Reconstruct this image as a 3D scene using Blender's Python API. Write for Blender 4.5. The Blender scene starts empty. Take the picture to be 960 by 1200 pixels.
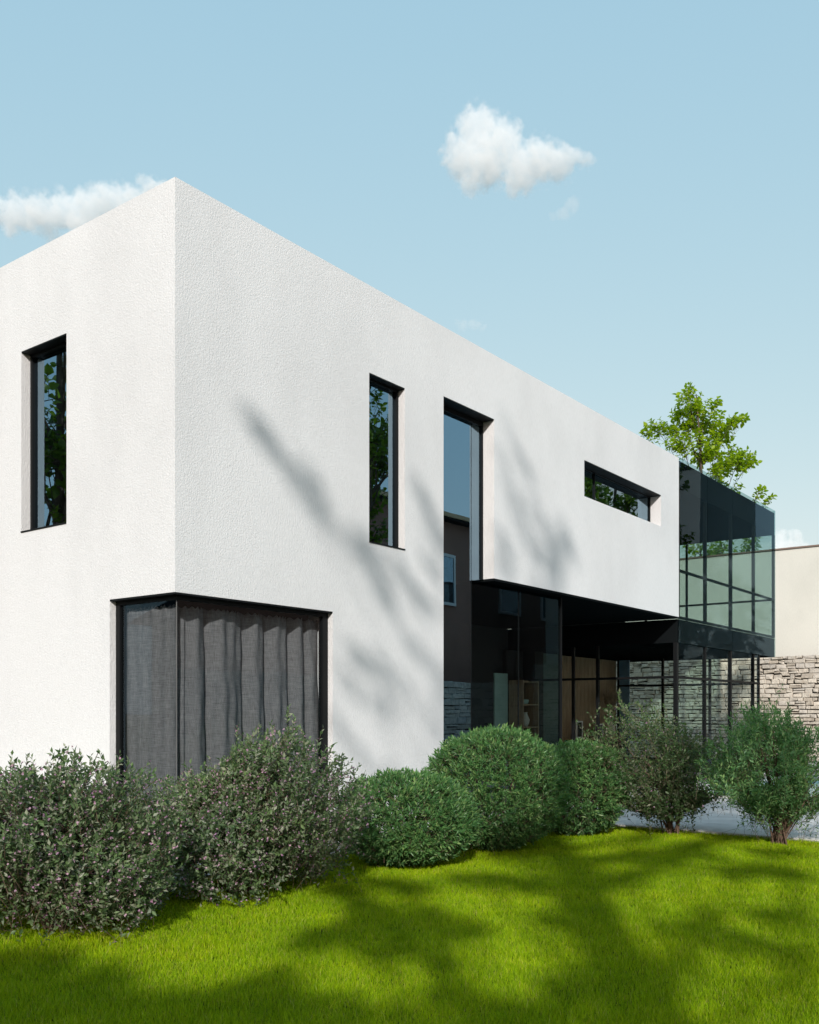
import bpy, math, random
import numpy as np
from mathutils import Vector

rng = np.random.default_rng(11)
random.seed(5)
S = bpy.context.scene
COL = S.collection
R = math.radians

# ------------------------------------------------------------------ camera frame (X along the long facade, Y into the house)
CAM = np.array([-6.18, -7.61, 1.5])
FW = np.array([.797, .604]); RT = np.array([.604, -.797])
def at(side, depth, z=0.0):
    """point that lies `side` metres right and `depth` metres ahead of the standing point"""
    p = CAM[:2] + RT * side + FW * depth
    return np.array([p[0], p[1], z])
SUN_H = np.array([-.815, -.58]); SUN_H = SUN_H / np.linalg.norm(SUN_H)
SUN_EL = R(27)
SUN = np.array([SUN_H[0] * math.cos(SUN_EL), SUN_H[1] * math.cos(SUN_EL), math.sin(SUN_EL)])

# ------------------------------------------------------------------ helpers
def tag(o, label=None, cat=None, group=None, kind=None):
    if label: o['label'] = label
    if cat: o['category'] = cat
    if group: o['group'] = group
    if kind: o['kind'] = kind
    return o

def empty(name, loc=(0, 0, 0), label=None, cat=None, group=None):
    o = bpy.data.objects.new(name, None); COL.objects.link(o)
    o.location = loc; o.empty_display_size = .2
    return tag(o, label, cat, group)

def link(name, me, mat, parent=None):
    o = bpy.data.objects.new(name, me); COL.objects.link(o)
    if mat is not None: me.materials.append(mat)
    if parent is not None:
        o.parent = parent
        p = parent; off = Vector((0, 0, 0))
        while p is not None:
            off += p.location; p = p.parent
        o.location = -off          # geometry is written in world coordinates
    return o

def fast_mesh(name, V, F, smooth=False):
    """V (n,3), F (m,k) arrays"""
    V = np.asarray(V, np.float32); F = np.asarray(F, np.int32)
    me = bpy.data.meshes.new(name)
    m, k = F.shape
    me.vertices.add(len(V)); me.vertices.foreach_set('co', V.ravel())
    me.loops.add(m * k); me.loops.foreach_set('vertex_index', F.ravel())
    me.polygons.add(m); me.polygons.foreach_set('loop_start', np.arange(0, m * k, k, dtype=np.int32))
    if smooth: me.polygons.foreach_set('use_smooth', np.ones(m, bool))
    me.update(calc_edges=True)
    return me

class MB:
    def __init__(s): s.v = []; s.f = []
    def add(s, V, F):
        b = len(s.v); s.v += [tuple(map(float, p)) for p in V]; s.f += [tuple(i + b for i in f) for f in F]; return s
    def box(s, x0, x1, y0, y1, z0, z1):
        if x1 < x0: x0, x1 = x1, x0
        if y1 < y0: y0, y1 = y1, y0
        V = [(x, y, z) for z in (z0, z1) for y in (y0, y1) for x in (x0, x1)]
        return s.add(V, [(0, 2, 3, 1), (4, 5, 7, 6), (0, 1, 5, 4), (2, 6, 7, 3), (0, 4, 6, 2), (1, 3, 7, 5)])
    def tube(s, pts, rad, n=6, cap=True):
        pts = [np.array(p, float) for p in pts]; m = len(pts)
        if np.isscalar(rad): rad = [rad] * m
        V = []; prev = None
        for i in range(m):
            d = pts[min(i + 1, m - 1)] - pts[max(i - 1, 0)]; d = d / (np.linalg.norm(d) + 1e-9)
            if prev is None:
                a = np.cross(d, [0, 0, 1]) if abs(d[2]) < .9 else np.cross(d, [1, 0, 0])
            else:
                a = prev - d * prev.dot(d)
            a = a / (np.linalg.norm(a) + 1e-9); prev = a; b = np.cross(d, a)
            for k in range(n):
                t = 2 * math.pi * k / n
                V.append(pts[i] + (a * math.cos(t) + b * math.sin(t)) * rad[i])
        F = [(i * n + k, i * n + (k + 1) % n, (i + 1) * n + (k + 1) % n, (i + 1) * n + k) for i in range(m - 1) for k in range(n)]
        if cap: F += [tuple(reversed(range(n))), tuple(range((m - 1) * n, m * n))]
        return s.add(V, F)
    def lathe(s, prof, c, n=24):
        V = [(c[0] + r * math.cos(2 * math.pi * k / n), c[1] + r * math.sin(2 * math.pi * k / n), c[2] + z) for r, z in prof for k in range(n)]
        F = [(i * n + k, i * n + (k + 1) % n, (i + 1) * n + (k + 1) % n, (i + 1) * n + k) for i in range(len(prof) - 1) for k in range(n)]
        return s.add(V, F)
    def build(s, name, mat, parent=None, smooth=False, bevel=0):
        me = bpy.data.meshes.new(name); me.from_pydata(s.v, [], s.f)
        if smooth: me.polygons.foreach_set('use_smooth', np.ones(len(me.polygons), bool))
        me.update()
        o = link(name, me, mat, parent)
        if bevel:
            b = o.modifiers.new('bevel', 'BEVEL'); b.width = bevel; b.segments = 2; b.limit_method = 'ANGLE'
        return o

def cells(boxes, holes):
    """solid = union(boxes) - union(holes) on the grid of all their coordinates; only outer faces are made"""
    ax = []
    for k in range(3):
        c = sorted({round(b[2 * k + j], 5) for b in boxes + holes for j in (0, 1)}); ax.append(c)
    n = [len(a) - 1 for a in ax]
    solid = np.zeros(n, bool)
    mid = [[(a[i] + a[i + 1]) / 2 for i in range(len(a) - 1)] for a in ax]
    ins = lambda p, b: b[0] < p[0] < b[1] and b[2] < p[1] < b[3] and b[4] < p[2] < b[5]
    for i in range(n[0]):
        for j in range(n[1]):
            for k in range(n[2]):
                p = (mid[0][i], mid[1][j], mid[2][k])
                solid[i, j, k] = any(ins(p, b) for b in boxes) and not any(ins(p, h) for h in holes)
    vid = {}; V = []; F = []
    def v(i, j, k):
        key = (i, j, k)
        if key not in vid:
            vid[key] = len(V); V.append((ax[0][i], ax[1][j], ax[2][k]))
        return vid[key]
    def s_(i, j, k):
        return 0 <= i < n[0] and 0 <= j < n[1] and 0 <= k < n[2] and solid[i, j, k]
    for i in range(n[0]):
        for j in range(n[1]):
            for k in range(n[2]):
                if not solid[i, j, k]: continue
                if not s_(i - 1, j, k): F.append((v(i, j, k), v(i, j, k + 1), v(i, j + 1, k + 1), v(i, j + 1, k)))
                if not s_(i + 1, j, k): F.append((v(i + 1, j, k), v(i + 1, j + 1, k), v(i + 1, j + 1, k + 1), v(i + 1, j, k + 1)))
                if not s_(i, j - 1, k): F.append((v(i, j, k), v(i + 1, j, k), v(i + 1, j, k + 1), v(i, j, k + 1)))
                if not s_(i, j + 1, k): F.append((v(i, j + 1, k), v(i, j + 1, k + 1), v(i + 1, j + 1, k + 1), v(i + 1, j + 1, k)))
                if not s_(i, j, k - 1): F.append((v(i, j, k), v(i, j + 1, k), v(i + 1, j + 1, k), v(i + 1, j, k)))
                if not s_(i, j, k + 1): F.append((v(i, j, k + 1), v(i + 1, j, k + 1), v(i + 1, j + 1, k + 1), v(i, j + 1, k + 1)))
    return V, F

# ------------------------------------------------------------------ materials
class NT:
    def __init__(s, name):
        s.m = bpy.data.materials.new(name); s.m.use_nodes = True
        s.t = s.m.node_tree; s.t.nodes.clear(); s.out = s.t.nodes.new('ShaderNodeOutputMaterial')
    def n(s, typ, **kw):
        nd = s.t.nodes.new(typ)
        for k, v in kw.items():
            if k.startswith('i_'):
                key = k[2:].replace('_', ' ')
                nd.inputs[int(key) if key.isdigit() else key].default_value = v
            else: setattr(nd, k, v)
        return nd
    def l(s, a, b): s.t.links.new(a, b)
    def coords(s, scale=(1, 1, 1)):
        c = s.n('ShaderNodeTexCoord'); mp = s.n('ShaderNodeMapping'); mp.inputs['Scale'].default_value = scale
        s.l(c.outputs['Object'], mp.inputs['Vector']); return mp.outputs['Vector']
    def noise(s, vec, scale, detail=3, rough=.55, dist=0):
        nd = s.n('ShaderNodeTexNoise'); nd.inputs['Scale'].default_value = scale; nd.inputs['Detail'].default_value = detail
        nd.inputs['Roughness'].default_value = rough; nd.inputs['Distortion'].default_value = dist
        s.l(vec, nd.inputs['Vector']); return nd.outputs['Fac']
    def ramp(s, fac, stops):
        nd = s.n('ShaderNodeValToRGB'); e = nd.color_ramp.elements
        while len(e) < len(stops): e.new(.5)
        for el, (p, c) in zip(e, stops): el.position = p; el.color = (*c, 1) if len(c) == 3 else c
        s.l(fac, nd.inputs['Fac']); return nd.outputs['Color']
    def math(s, op, a, b=None, c=None, clamp=False):
        nd = s.n('ShaderNodeMath', operation=op); nd.use_clamp = clamp
        for i, x in enumerate((a, b, c)):
            if x is None: continue
            if isinstance(x, (int, float)): nd.inputs[i].default_value = x
            else: s.l(x, nd.inputs[i])
        return nd.outputs[0]
    def mix(s, f, a, b, mode='MIX'):
        nd = s.n('ShaderNodeMix', data_type='RGBA', blend_type=mode)
        for sock, x in ((nd.inputs['Factor'], f), (nd.inputs[6], a), (nd.inputs[7], b)):
            if isinstance(x, (int, float)): sock.default_value = x
            elif isinstance(x, tuple): sock.default_value = (*x, 1)
            else: s.l(x, sock)
        return nd.outputs[2]
    def bump(s, h, strength, dist):
        nd = s.n('ShaderNodeBump'); nd.inputs['Strength'].default_value = strength; nd.inputs['Distance'].default_value = dist
        s.l(h, nd.inputs['Height']); return nd.outputs['Normal']
    def bsdf(s, col, rough=.6, spec=.5, metal=0, normal=None):
        p = s.n('ShaderNodeBsdfPrincipled')
        if isinstance(col, tuple): p.inputs['Base Color'].default_value = (*col, 1)
        else: s.l(col, p.inputs['Base Color'])
        if isinstance(rough, (int, float)): p.inputs['Roughness'].default_value = rough
        else: s.l(rough, p.inputs['Roughness'])
        p.inputs['Specular IOR Level'].default_value = spec; p.inputs['Metallic'].default_value = metal
        if normal is not None: s.l(normal, p.inputs['Normal'])
        return p.outputs[0]
    def done(s, shader): s.l(shader, s.out.inputs['Surface']); return s.m

def m_stucco(name, base, bump=1.0):
    t = NT(name); v = t.coords((1, 1, .55))
    vs = t.coords((1, 1, .22))
    grain = t.noise(v, 78, 3, .65); streak = t.noise(vs, 52, 2, .6); patch = t.noise(v, .55, 4, .6); fine = t.noise(v, 160, 2)
    h = t.math('ADD', t.math('MULTIPLY', grain, 1.3), t.math('ADD', t.math('MULTIPLY', streak, .55), t.math('MULTIPLY', fine, .35)))
    dark = tuple(c * .90 for c in base); lite = tuple(min(c * 1.035, .9) for c in base)
    col = t.ramp(patch, [(.3, dark), (.55, base), (.8, lite)])
    sp = t.ramp(streak, [(.25, (.93, .93, .93)), (.6, (1, 1, 1))])
    col = t.mix(1.0, col, sp, 'MULTIPLY')
    return t.done(t.bsdf(col, .92, .2, normal=t.bump(h, .58 * bump, .012)))

def m_plain(name, base, rough=.5, spec=.5, metal=0, var=.12, scale=3, bump=0):
    t = NT(name); v = t.coords()
    nz = t.noise(v, scale, 5, .6)
    col = t.ramp(nz, [(.25, tuple(c * (1 - var) for c in base)), (.75, tuple(min(1, c * (1 + var)) for c in base))])
    rg = t.math('ADD', t.math('MULTIPLY', t.noise(v, scale * 4, 3), .2), rough - .1)
    nor = t.bump(t.noise(v, scale * 20, 3), bump, .004) if bump else None
    return t.done(t.bsdf(col, rg, spec, metal, nor))

def m_glass(name, tint, base_refl, ior):
    t = NT(name)
    fr = t.n('ShaderNodeFresnel'); fr.inputs['IOR'].default_value = ior
    f = t.math('MULTIPLY_ADD', fr.outputs[0], 1 - base_refl, base_refl, clamp=True)
    geo = t.n('ShaderNodeNewGeometry')           # the mirror image comes from the outer face only (a pane is a thin solid)
    f = t.math('MULTIPLY', f, t.math('SUBTRACT', 1.0, geo.outputs['Backfacing']))
    tr = t.n('ShaderNodeBsdfTransparent'); tr.inputs[0].default_value = (*tint, 1)
    gl = t.n('ShaderNodeBsdfGlossy'); gl.inputs['Roughness'].default_value = .002; gl.inputs[0].default_value = (.56, .80, .98, 1)
    # slight waviness of the float glass
    v = t.coords(); t.l(t.bump(t.noise(v, .9, 1), .05, .02), gl.inputs['Normal'])
    mx = t.n('ShaderNodeMixShader'); t.l(f, mx.inputs[0]); t.l(tr.outputs[0], mx.inputs[1]); t.l(gl.outputs[0], mx.inputs[2])
    return t.done(mx.outputs[0])

def m_leaf(name, cols, trans, rough=.45, spec=.4, tfac=.35):
    """leaf colour varies per leaf (random per island)"""
    t = NT(name)
    g = t.n('ShaderNodeNewGeometry'); ri = g.outputs['Random Per Island']
    n = len(cols)
    col = t.ramp(ri, [((i + .5) / n, c) for i, c in enumerate(cols)])
    v = t.coords(); big = t.noise(v, 2.2, 3)
    col = t.mix(1.0, col, t.ramp(big, [(.3, (.78, .80, .82)), (.7, (1.14, 1.1, 1.0))]), 'MULTIPLY')
    p = t.bsdf(col, rough, spec)
    tl = t.n('ShaderNodeBsdfTranslucent'); tl.inputs[0].default_value = (*trans, 1)
    mx = t.n('ShaderNodeMixShader'); mx.inputs[0].default_value = tfac
    t.l(p, mx.inputs[1]); t.l(tl.outputs[0], mx.inputs[2])
    return t.done(mx.outputs[0])

M = {}
M['stucco'] = m_stucco('white_stucco', (.775, .782, .795))
M['beige'] = m_stucco('beige_stucco', (.70, .685, .625), .35)
M['beige_far'] = m_stucco('pale_render', (.55, .54, .51), .4)
M['brown'] = m_stucco('brown_render', (.36, .20, .155), .5)
M['black'] = m_plain('black_metal', (.009, .010, .011), .5, .12)
M['blackclad'] = m_plain('black_cladding', (.008, .010, .011), .9, 0, scale=1.5)
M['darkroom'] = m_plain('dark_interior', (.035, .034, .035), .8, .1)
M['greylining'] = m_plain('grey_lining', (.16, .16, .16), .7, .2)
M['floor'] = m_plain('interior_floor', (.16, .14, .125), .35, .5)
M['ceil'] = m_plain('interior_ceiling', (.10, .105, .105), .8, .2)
M['roofgrey'] = m_plain('roof_grey', (.10, .10, .105), .7, .3)
M['glass_refl'] = m_glass('tinted_glass', (.36, .45, .48), .30, 1.9)
M['glass_box'] = m_glass('green_glass', (.73, .80, .78), .0, 1.19)
M['glass_dark'] = m_glass('smoked_glass', (.76, .82, .81), .0, 1.36)
M['glass_low'] = m_glass('low_glass', (.95, .97, .955), .0, 1.14)
M['glass_clear'] = m_glass('clear_glass', (.87, .885, .89), .01, 1.33)
M['teal'] = m_plain('teal_paint', (.34, .50, .47), .6)
M['greenpanel'] = m_plain('dark_green_paint', (.07, .12, .11), .5)
M['bluegrey'] = m_plain('blue_grey_paint', (.14, .24, .33), .6)
M['cream'] = m_plain('cream_ceramic', (.6, .55, .48), .5)
M['white'] = m_plain('white_paint', (.78, .78, .77), .5, var=.04)
M['pampas'] = m_leaf('dry_plume', [(.52, .42, .33), (.42, .33, .25), (.60, .50, .40)], (.4, .3, .2), .8, .1, .3)

def m_wood():
    t = NT('slat_wood'); v = t.coords((1, 1, .12))
    g = t.noise(v, 14, 5, .6, 1.5)
    return t.done(t.bsdf(t.ramp(g, [(.3, (.23, .155, .09)), (.7, (.40, .29, .18))]), .55))
M['wood'] = m_wood()

def m_curtain():
    t = NT('grey_linen'); v = t.coords()
    hx = t.noise(t.coords((170, 170, 12)), 1, 2); hz = t.noise(t.coords((9, 9, 210)), 1, 2)
    weave = t.math('ADD', t.math('MULTIPLY', hx, .5), t.math('MULTIPLY', hz, .5))
    col = t.ramp(weave, [(.34, (.12, .12, .125)), (.5, (.21, .21, .218)), (.66, (.31, .31, .32))])
    p = t.bsdf(col, .95, .1, normal=t.bump(weave, .4, .004))
    tl = t.n('ShaderNodeBsdfTranslucent'); tl.inputs[0].default_value = (.16, .16, .165, 1)
    mx = t.n('ShaderNodeMixShader'); mx.inputs[0].default_value = .2; t.l(p, mx.inputs[1]); t.l(tl.outputs[0], mx.inputs[2])
    return t.done(mx.outputs[0])
M['curtain'] = m_curtain()

def m_stone():
    t = NT('dry_stone'); g = t.n('ShaderNodeNewGeometry'); ri = g.outputs['Random Per Island']; v = t.coords()
    col = t.ramp(ri, [(0, (.47, .42, .36)), (.25, (.63, .58, .51)), (.5, (.56, .52, .47)), (.75, (.72, .66, .58)), (1, (.52, .49, .46))])
    sp = t.noise(v, 9, 6, .65)
    col = t.mix(1.0, col, t.ramp(sp, [(.3, (.68, .66, .64)), (.6, (1.05, 1.04, 1.02))]), 'MULTIPLY')
    return t.done(t.bsdf(col, .9, .2, normal=t.bump(t.noise(v, 22, 5, .65), .9, .03)))
M['stone'] = m_stone()
M['mortar'] = m_plain('dark_joint', (.055, .048, .042), .95, .1)

def m_paving():
    t = NT('pale_paving'); v = t.coords()
    br = t.n('ShaderNodeTexBrick'); br.offset = .0; br.inputs['Scale'].default_value = 1
    br.inputs['Mortar Size'].default_value = .006; br.inputs['Brick Width'].default_value = .9; br.inputs['Row Height'].default_value = .9
    br.inputs['Color1'].default_value = (.70, .69, .68, 1); br.inputs['Color2'].default_value = (.64, .635, .63, 1); br.inputs['Mortar'].default_value = (.24, .23, .22, 1)
    t.l(v, br.inputs['Vector'])
    col = t.mix(1.0, br.outputs['Color'], t.ramp(t.noise(v, 3.5, 6, .65), [(.3, (.80, .80, .80)), (.7, (1.06, 1.06, 1.06))]), 'MULTIPLY')
    return t.done(t.bsdf(col, .75, .3, normal=t.bump(t.noise(v, 60, 3), .3, .004)))
M['paving'] = m_paving()

def m_soil():
    t = NT('turf_soil'); v = t.coords()
    col = t.ramp(t.noise(v, 7, 5, .6), [(.3, (.010, .014, .002)), (.7, (.02, .028, .003))])
    return t.done(t.bsdf(col, .95, .1, normal=t.bump(t.noise(v, 30, 4), .8, .03)))
M['soil'] = m_soil()

def m_far():
    t = NT('far_meadow'); v = t.coords()
    col = t.ramp(t.noise(v, .25, 6, .6), [(.3, (.045, .06, .02)), (.7, (.09, .105, .035))])
    return t.done(t.bsdf(col, .95, .1))
M['far'] = m_far()

def m_water():
    t = NT('pool_water'); v = t.coords()
    nor = t.bump(t.noise(v, 4.5, 3, .5, .6), .12, .05)
    return t.done(t.bsdf((.09, .50, .60), .03, .5, normal=nor))
M['water'] = m_water()
M['pooltile'] = m_plain('pool_tile', (.12, .42, .48), .4)

def m_bark(name, a, b):
    t = NT(name); v = t.coords((1, 1, .25))
    nz = t.noise(v, 16, 5, .65)
    return t.done(t.bsdf(t.ramp(nz, [(.3, a), (.7, b)]), .9, .15, normal=t.bump(nz, .7, .03)))
M['bark'] = m_bark('bark', (.05, .037, .027), (.16, .125, .095))
M['stem'] = m_bark('shrub_stem', (.07, .045, .032), (.19, .13, .095))

def m_grass():
    t = NT('grass_blades'); g = t.n('ShaderNodeNewGeometry'); ri = g.outputs['Random Per Island']; v = t.coords()
    col = t.ramp(ri, [(0, (.10, .21, .003)), (.3, (.21, .36, .003)), (.6, (.28, .43, .003)), (.86, (.37, .50, .004)), (.93, (.40, .42, .03)), (1, (.46, .42, .12))])
    patch = t.noise(v, 1.1, 5, .62)
    col = t.mix(1.0, col, t.ramp(patch, [(.28, (.66, .76, .8)), (.5, (.95, .98, 1.0)), (.74, (1.22, 1.12, 1.0))]), 'MULTIPLY')
    p = t.bsdf(col, .6, .12)
    tl = t.n('ShaderNodeBsdfTranslucent'); tl.inputs[0].default_value = (.42, .52, .003, 1)
    mx = t.n('ShaderNodeMixShader'); mx.inputs[0].default_value = .18; t.l(p, mx.inputs[1]); t.l(tl.outputs[0], mx.inputs[2])
    return t.done(mx.outputs[0])
M['grass'] = m_grass()
M['leaf_loose'] = m_leaf('grey_green_leaf', [(.050, .090, .038), (.095, .165, .066), (.18, .28, .115), (.13, .19, .095), (.34, .37, .28)], (.19, .30, .10))
M['leaf_purple'] = m_leaf('dull_plum_leaf', [(.045, .09, .035), (.075, .14, .05), (.11, .20, .07), (.11, .145, .075), (.20, .21, .14)], (.16, .27, .07))
M['leaf_ball'] = m_leaf('glossy_green_leaf', [(.05, .13, .048), (.09, .22, .075), (.14, .30, .10), (.09, .19, .07), (.23, .36, .13)], (.15, .38, .08), .38, .5)
M['leaf_feather'] = m_leaf('feathery_green_leaf', [(.07, .17, .065), (.115, .26, .10), (.17, .34, .13), (.25, .39, .14)], (.2, .45, .11))
M['leaf_tree'] = m_leaf('lime_leaf', [(.13, .24, .010), (.20, .34, .012), (.27, .42, .014), (.34, .46, .02)], (.44, .62, .010), .42, .4, .5)
M['leaf_dark'] = m_leaf('dark_tree_leaf', [(.06, .11, .012), (.09, .16, .016), (.13, .20, .02)], (.22, .36, .014), .42, .4, .4)
M['flower'] = m_leaf('pink_blossom', [(.46, .26, .42), (.55, .36, .49), (.62, .47, .55), (.38, .19, .36)], (.3, .14, .26), .7, .2, .3)

# ------------------------------------------------------------------ foliage
def unit(a): return a / (np.linalg.norm(a, axis=-1, keepdims=True) + 1e-9)
def leaves_mesh(name, P, D, N, L, W, oval=False, fold=.25):
    """one folded leaf per row: base P, along D, face normal N"""
    n = len(P); D = unit(D); Sd = unit(np.cross(D, N)); N = np.cross(Sd, D)
    L = L[:, None]; W = W[:, None]
    if oval:
        droop = -N * L * .12
        pts = [P, P + D * L * .30 + Sd * W * .46 + N * W * fold, P + D * L * .66 + Sd * W * .40 + N * W * fold * .7 + droop * .4, P + D * L + droop,
               P + D * L * .66 - Sd * W * .40 + N * W * fold * .7 + droop * .4, P + D * L * .30 - Sd * W * .46 + N * W * fold]
        V = np.stack(pts, 1).reshape(-1, 3); b = np.arange(n)[:, None] * 6
        F = np.concatenate([b + np.array([[0, 1, 2, 3]]), b + np.array([[0, 3, 4, 5]])])
    else:
        pts = [P, P + D * L * .45 + Sd * W * .5 + N * W * fold, P + D * L, P + D * L * .45 - Sd * W * .5 + N * W * fold]
        V = np.stack(pts, 1).reshape(-1, 3); b = np.arange(n)[:, None] * 4
        F = np.concatenate([b + np.array([[0, 1, 2]]), b + np.array([[0, 2, 3]])])
    return fast_mesh(name, V, F)

def twig_leaves(T, D, tw, k, L, W, ang=(35, 65), jit=.3):
    """k leaves along each twig that ends at T with direction D and length tw -> arrays for leaves_mesh"""
    n = len(T); D = unit(D)
    a = unit(np.cross(D, unit(rng.normal(size=(n, 3))))); b = np.cross(D, a)
    s = (np.arange(k)[None, :] + rng.uniform(0, .7, (n, k))) / k
    phi = np.arange(k)[None, :] * 2.4 + rng.uniform(0, 6.28, (n, 1)) + rng.normal(0, .3, (n, k))
    an = np.radians(ang[1] + (ang[0] - ang[1]) * s + rng.normal(0, 8, (n, k)))
    pos = T[:, None] - D[:, None] * (1 - s[..., None]) * tw[:, None, None]
    perp = a[:, None] * np.cos(phi)[..., None] + b[:, None] * np.sin(phi)[..., None]
    ld = D[:, None] * np.cos(an)[..., None] + perp * np.sin(an)[..., None]
    nr = D[:, None] * np.sin(an)[..., None] - perp * np.cos(an)[..., None] + rng.normal(0, jit, (n, k, 3))
    ln = L * rng.uniform(.65, 1.2, (n, k)); wd = W * rng.uniform(.75, 1.2, (n, k)) * (ln / L)
    return pos.reshape(-1, 3), ld.reshape(-1, 3), nr.reshape(-1, 3), ln.ravel(), wd.ravel()

def twigs_mesh(name, T, D, tw, r):
    """thin three-sided twigs"""
    D = unit(D); n = len(T); B = T - D * tw[:, None]
    a = unit(np.cross(D, unit(rng.normal(size=(n, 3))))); b = np.cross(D, a)
    V = []
    for c, rr in ((B, r), (T, r * .4)):
        for q in range(3):
            t = 2 * math.pi * q / 3; V.append(c + (a * math.cos(t) + b * math.sin(t)) * rr)
    V = np.stack(V, 1).reshape(-1, 3); o = np.arange(n)[:, None] * 6
    F = np.concatenate([o + np.array([[i, (i + 1) % 3, 3 + (i + 1) % 3, 3 + i]]) for i in range(3)])
    return V, F

def lumpy(dirs, seed, amp):
    """smooth random radius factor over directions"""
    q = np.random.default_rng(seed); f = np.zeros(len(dirs))
    for i in range(7):
        w = unit(q.normal(size=3)); fr = q.uniform(2, 5.5)
        f += np.sin(dirs @ w * fr + q.uniform(0, 6.28)) / 7
    return 1 + amp * f * 2.2

def loose_shrub(base, rad, h, seed, label, cat='shrub', leafmat='leaf_loose', ntw=1700, k=16, L=.044, W=.021, flowers=2200, up=.55, nstem=16, group=None, spread=.35, low=.04, tw=(.12, .34), fill=.42, amp=.3, skirt=0):
    """open multi-stemmed shrub; rad = (rx, ry)"""
    global rng
    rng = np.random.default_rng(seed)
    base = np.array([base[0], base[1], 0.0])
    root = empty('flowering_shrub' if flowers else 'leafy_shrub', base, label, cat, group)
    c = base + np.array([0, 0, h * .50])
    d = unit(rng.normal(size=(ntw, 3))); d[:, 2] = np.where(d[:, 2] < -.80, -d[:, 2], d[:, 2])
    rr = lumpy(d, seed, amp) * (fill + (1 - fill) * rng.uniform(0, 1, ntw) ** .38)
    wide = np.array([rad[0], rad[1], h * .5])
    T = c + d * rr[:, None] * wide
    if skirt:                                    # full, drooping skirt instead of a rounded underside
        hor = np.linalg.norm(d[:, :2], axis=1); k_ = np.where(d[:, 2] < 0, np.minimum(1 / (hor + .05), 2.2) ** skirt, 1.0)
        T[:, :2] = base[:2] + (T[:, :2] - base[:2]) * k_[:, None]
    # fountain shape: narrower near the ground
    zf = np.clip((T[:, 2] - base[2]) / (h * .45), 0, 1); sh = (1 - spread) + spread * zf
    T[:, :2] = base[:2] + (T[:, :2] - base[:2]) * sh[:, None]
    T[:, 2] = np.maximum(T[:, 2], base[2] + low + rng.uniform(0, .12, ntw))
    D = unit(unit(T - (base + np.array([0, 0, h * .25]))) * .8 + np.array([0, 0, up]) + rng.normal(0, .38, (ntw, 3)))
    twl = rng.uniform(*tw, ntw)
    # whips that break the outline
    whip = rng.random(ntw) < .10
    T[whip] += D[whip] * rng.uniform(.04, .16, whip.sum())[:, None]
    link('leaves', leaves_mesh('leaves', *twig_leaves(T, D, twl, k, L, W)), M[leafmat], root)
    mb = MB()
    for i in range(nstem):
        e = T[rng.integers(ntw)] - 0; a0 = base + np.array([*rng.normal(0, .05, 2), 0.0])
        if e[2] < base[2] + h * .45: e = e + np.array([0, 0, h * .35])
        m1 = a0 + (e - a0) * .35 + np.array([0, 0, h * .16]); m2 = a0 + (e - a0) * .7 + np.array([0, 0, h * .10]) + rng.normal(0, .03, 3)
        r0 = rng.uniform(.008, .016)
        mb.tube([a0, m1, m2, e], [r0, r0 * .75, r0 * .5, r0 * .2], 5)
    mb.add(*twigs_mesh('twigs', T, D, twl * 1.25, .0014))
    mb.build('stems', M['stem'], root)
    if flowers:
        idx = rng.integers(0, ntw, flowers)
        P = T[idx] - D[idx] * (twl[idx] * rng.uniform(0, .8, flowers))[:, None] + rng.normal(0, .012, (flowers, 3))
        fd = unit(D[idx] + rng.normal(0, .7, (flowers, 3)))
        P2 = np.repeat(P, 4, 0); a = unit(np.cross(np.repeat(fd, 4, 0), unit(rng.normal(size=(flowers * 4, 3)))))
        link('flowers', leaves_mesh('flowers', P2, a + np.repeat(fd, 4, 0) * .7, np.repeat(fd, 4, 0), np.full(len(P2), .0165), np.full(len(P2), .012)), M['flower'], root)
    return root

def ball_shrub(base, r, h, seed, label, ntw=3000, k=10, L=.056, W=.0165, group=None, amp=.05):
    """clipped dome of narrow glossy leaves"""
    global rng
    rng = np.random.default_rng(seed)
    base = np.array([base[0], base[1], 0.0])
    root = empty('clipped_shrub', base, label, 'shrub', group)
    zc = h * .46; c = base + np.array([0, 0, zc])
    d = unit(rng.normal(size=(ntw, 3)))
    inner = rng.random(ntw) < .22
    rr = lumpy(d, seed, amp) * np.where(inner, rng.uniform(.62, .9, ntw), rng.uniform(.90, 1.03, ntw))
    T = c + d * rr[:, None] * np.array([r, r, 1]) * np.array([1, 1, 1])
    T[:, 2] = c[2] + d[:, 2] * rr * np.where(d[:, 2] > 0, h - zc, zc * .98)
    D = unit(d * .9 + np.array([0, 0, .35]) + rng.normal(0, .35, (ntw, 3)))
    twl = rng.uniform(.06, .13, ntw)
    link('leaves', leaves_mesh('leaves', *twig_leaves(T, D, twl, k, L, W, (18, 62), .35)), M['leaf_ball'], root)
    mb = MB()
    for i in range(12):
        e = T[rng.integers(ntw)]; a0 = base + np.array([*rng.normal(0, .05, 2), 0.0])
        mb.tube([a0, (a0 + e) / 2 + np.array([0, 0, .1]), e], [.013, .009, .003], 5)
    mb.add(*twigs_mesh('twigs', T, D, twl * 1.6, .0022))
    mb.build('stems', M['stem'], root)
    return root

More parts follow.
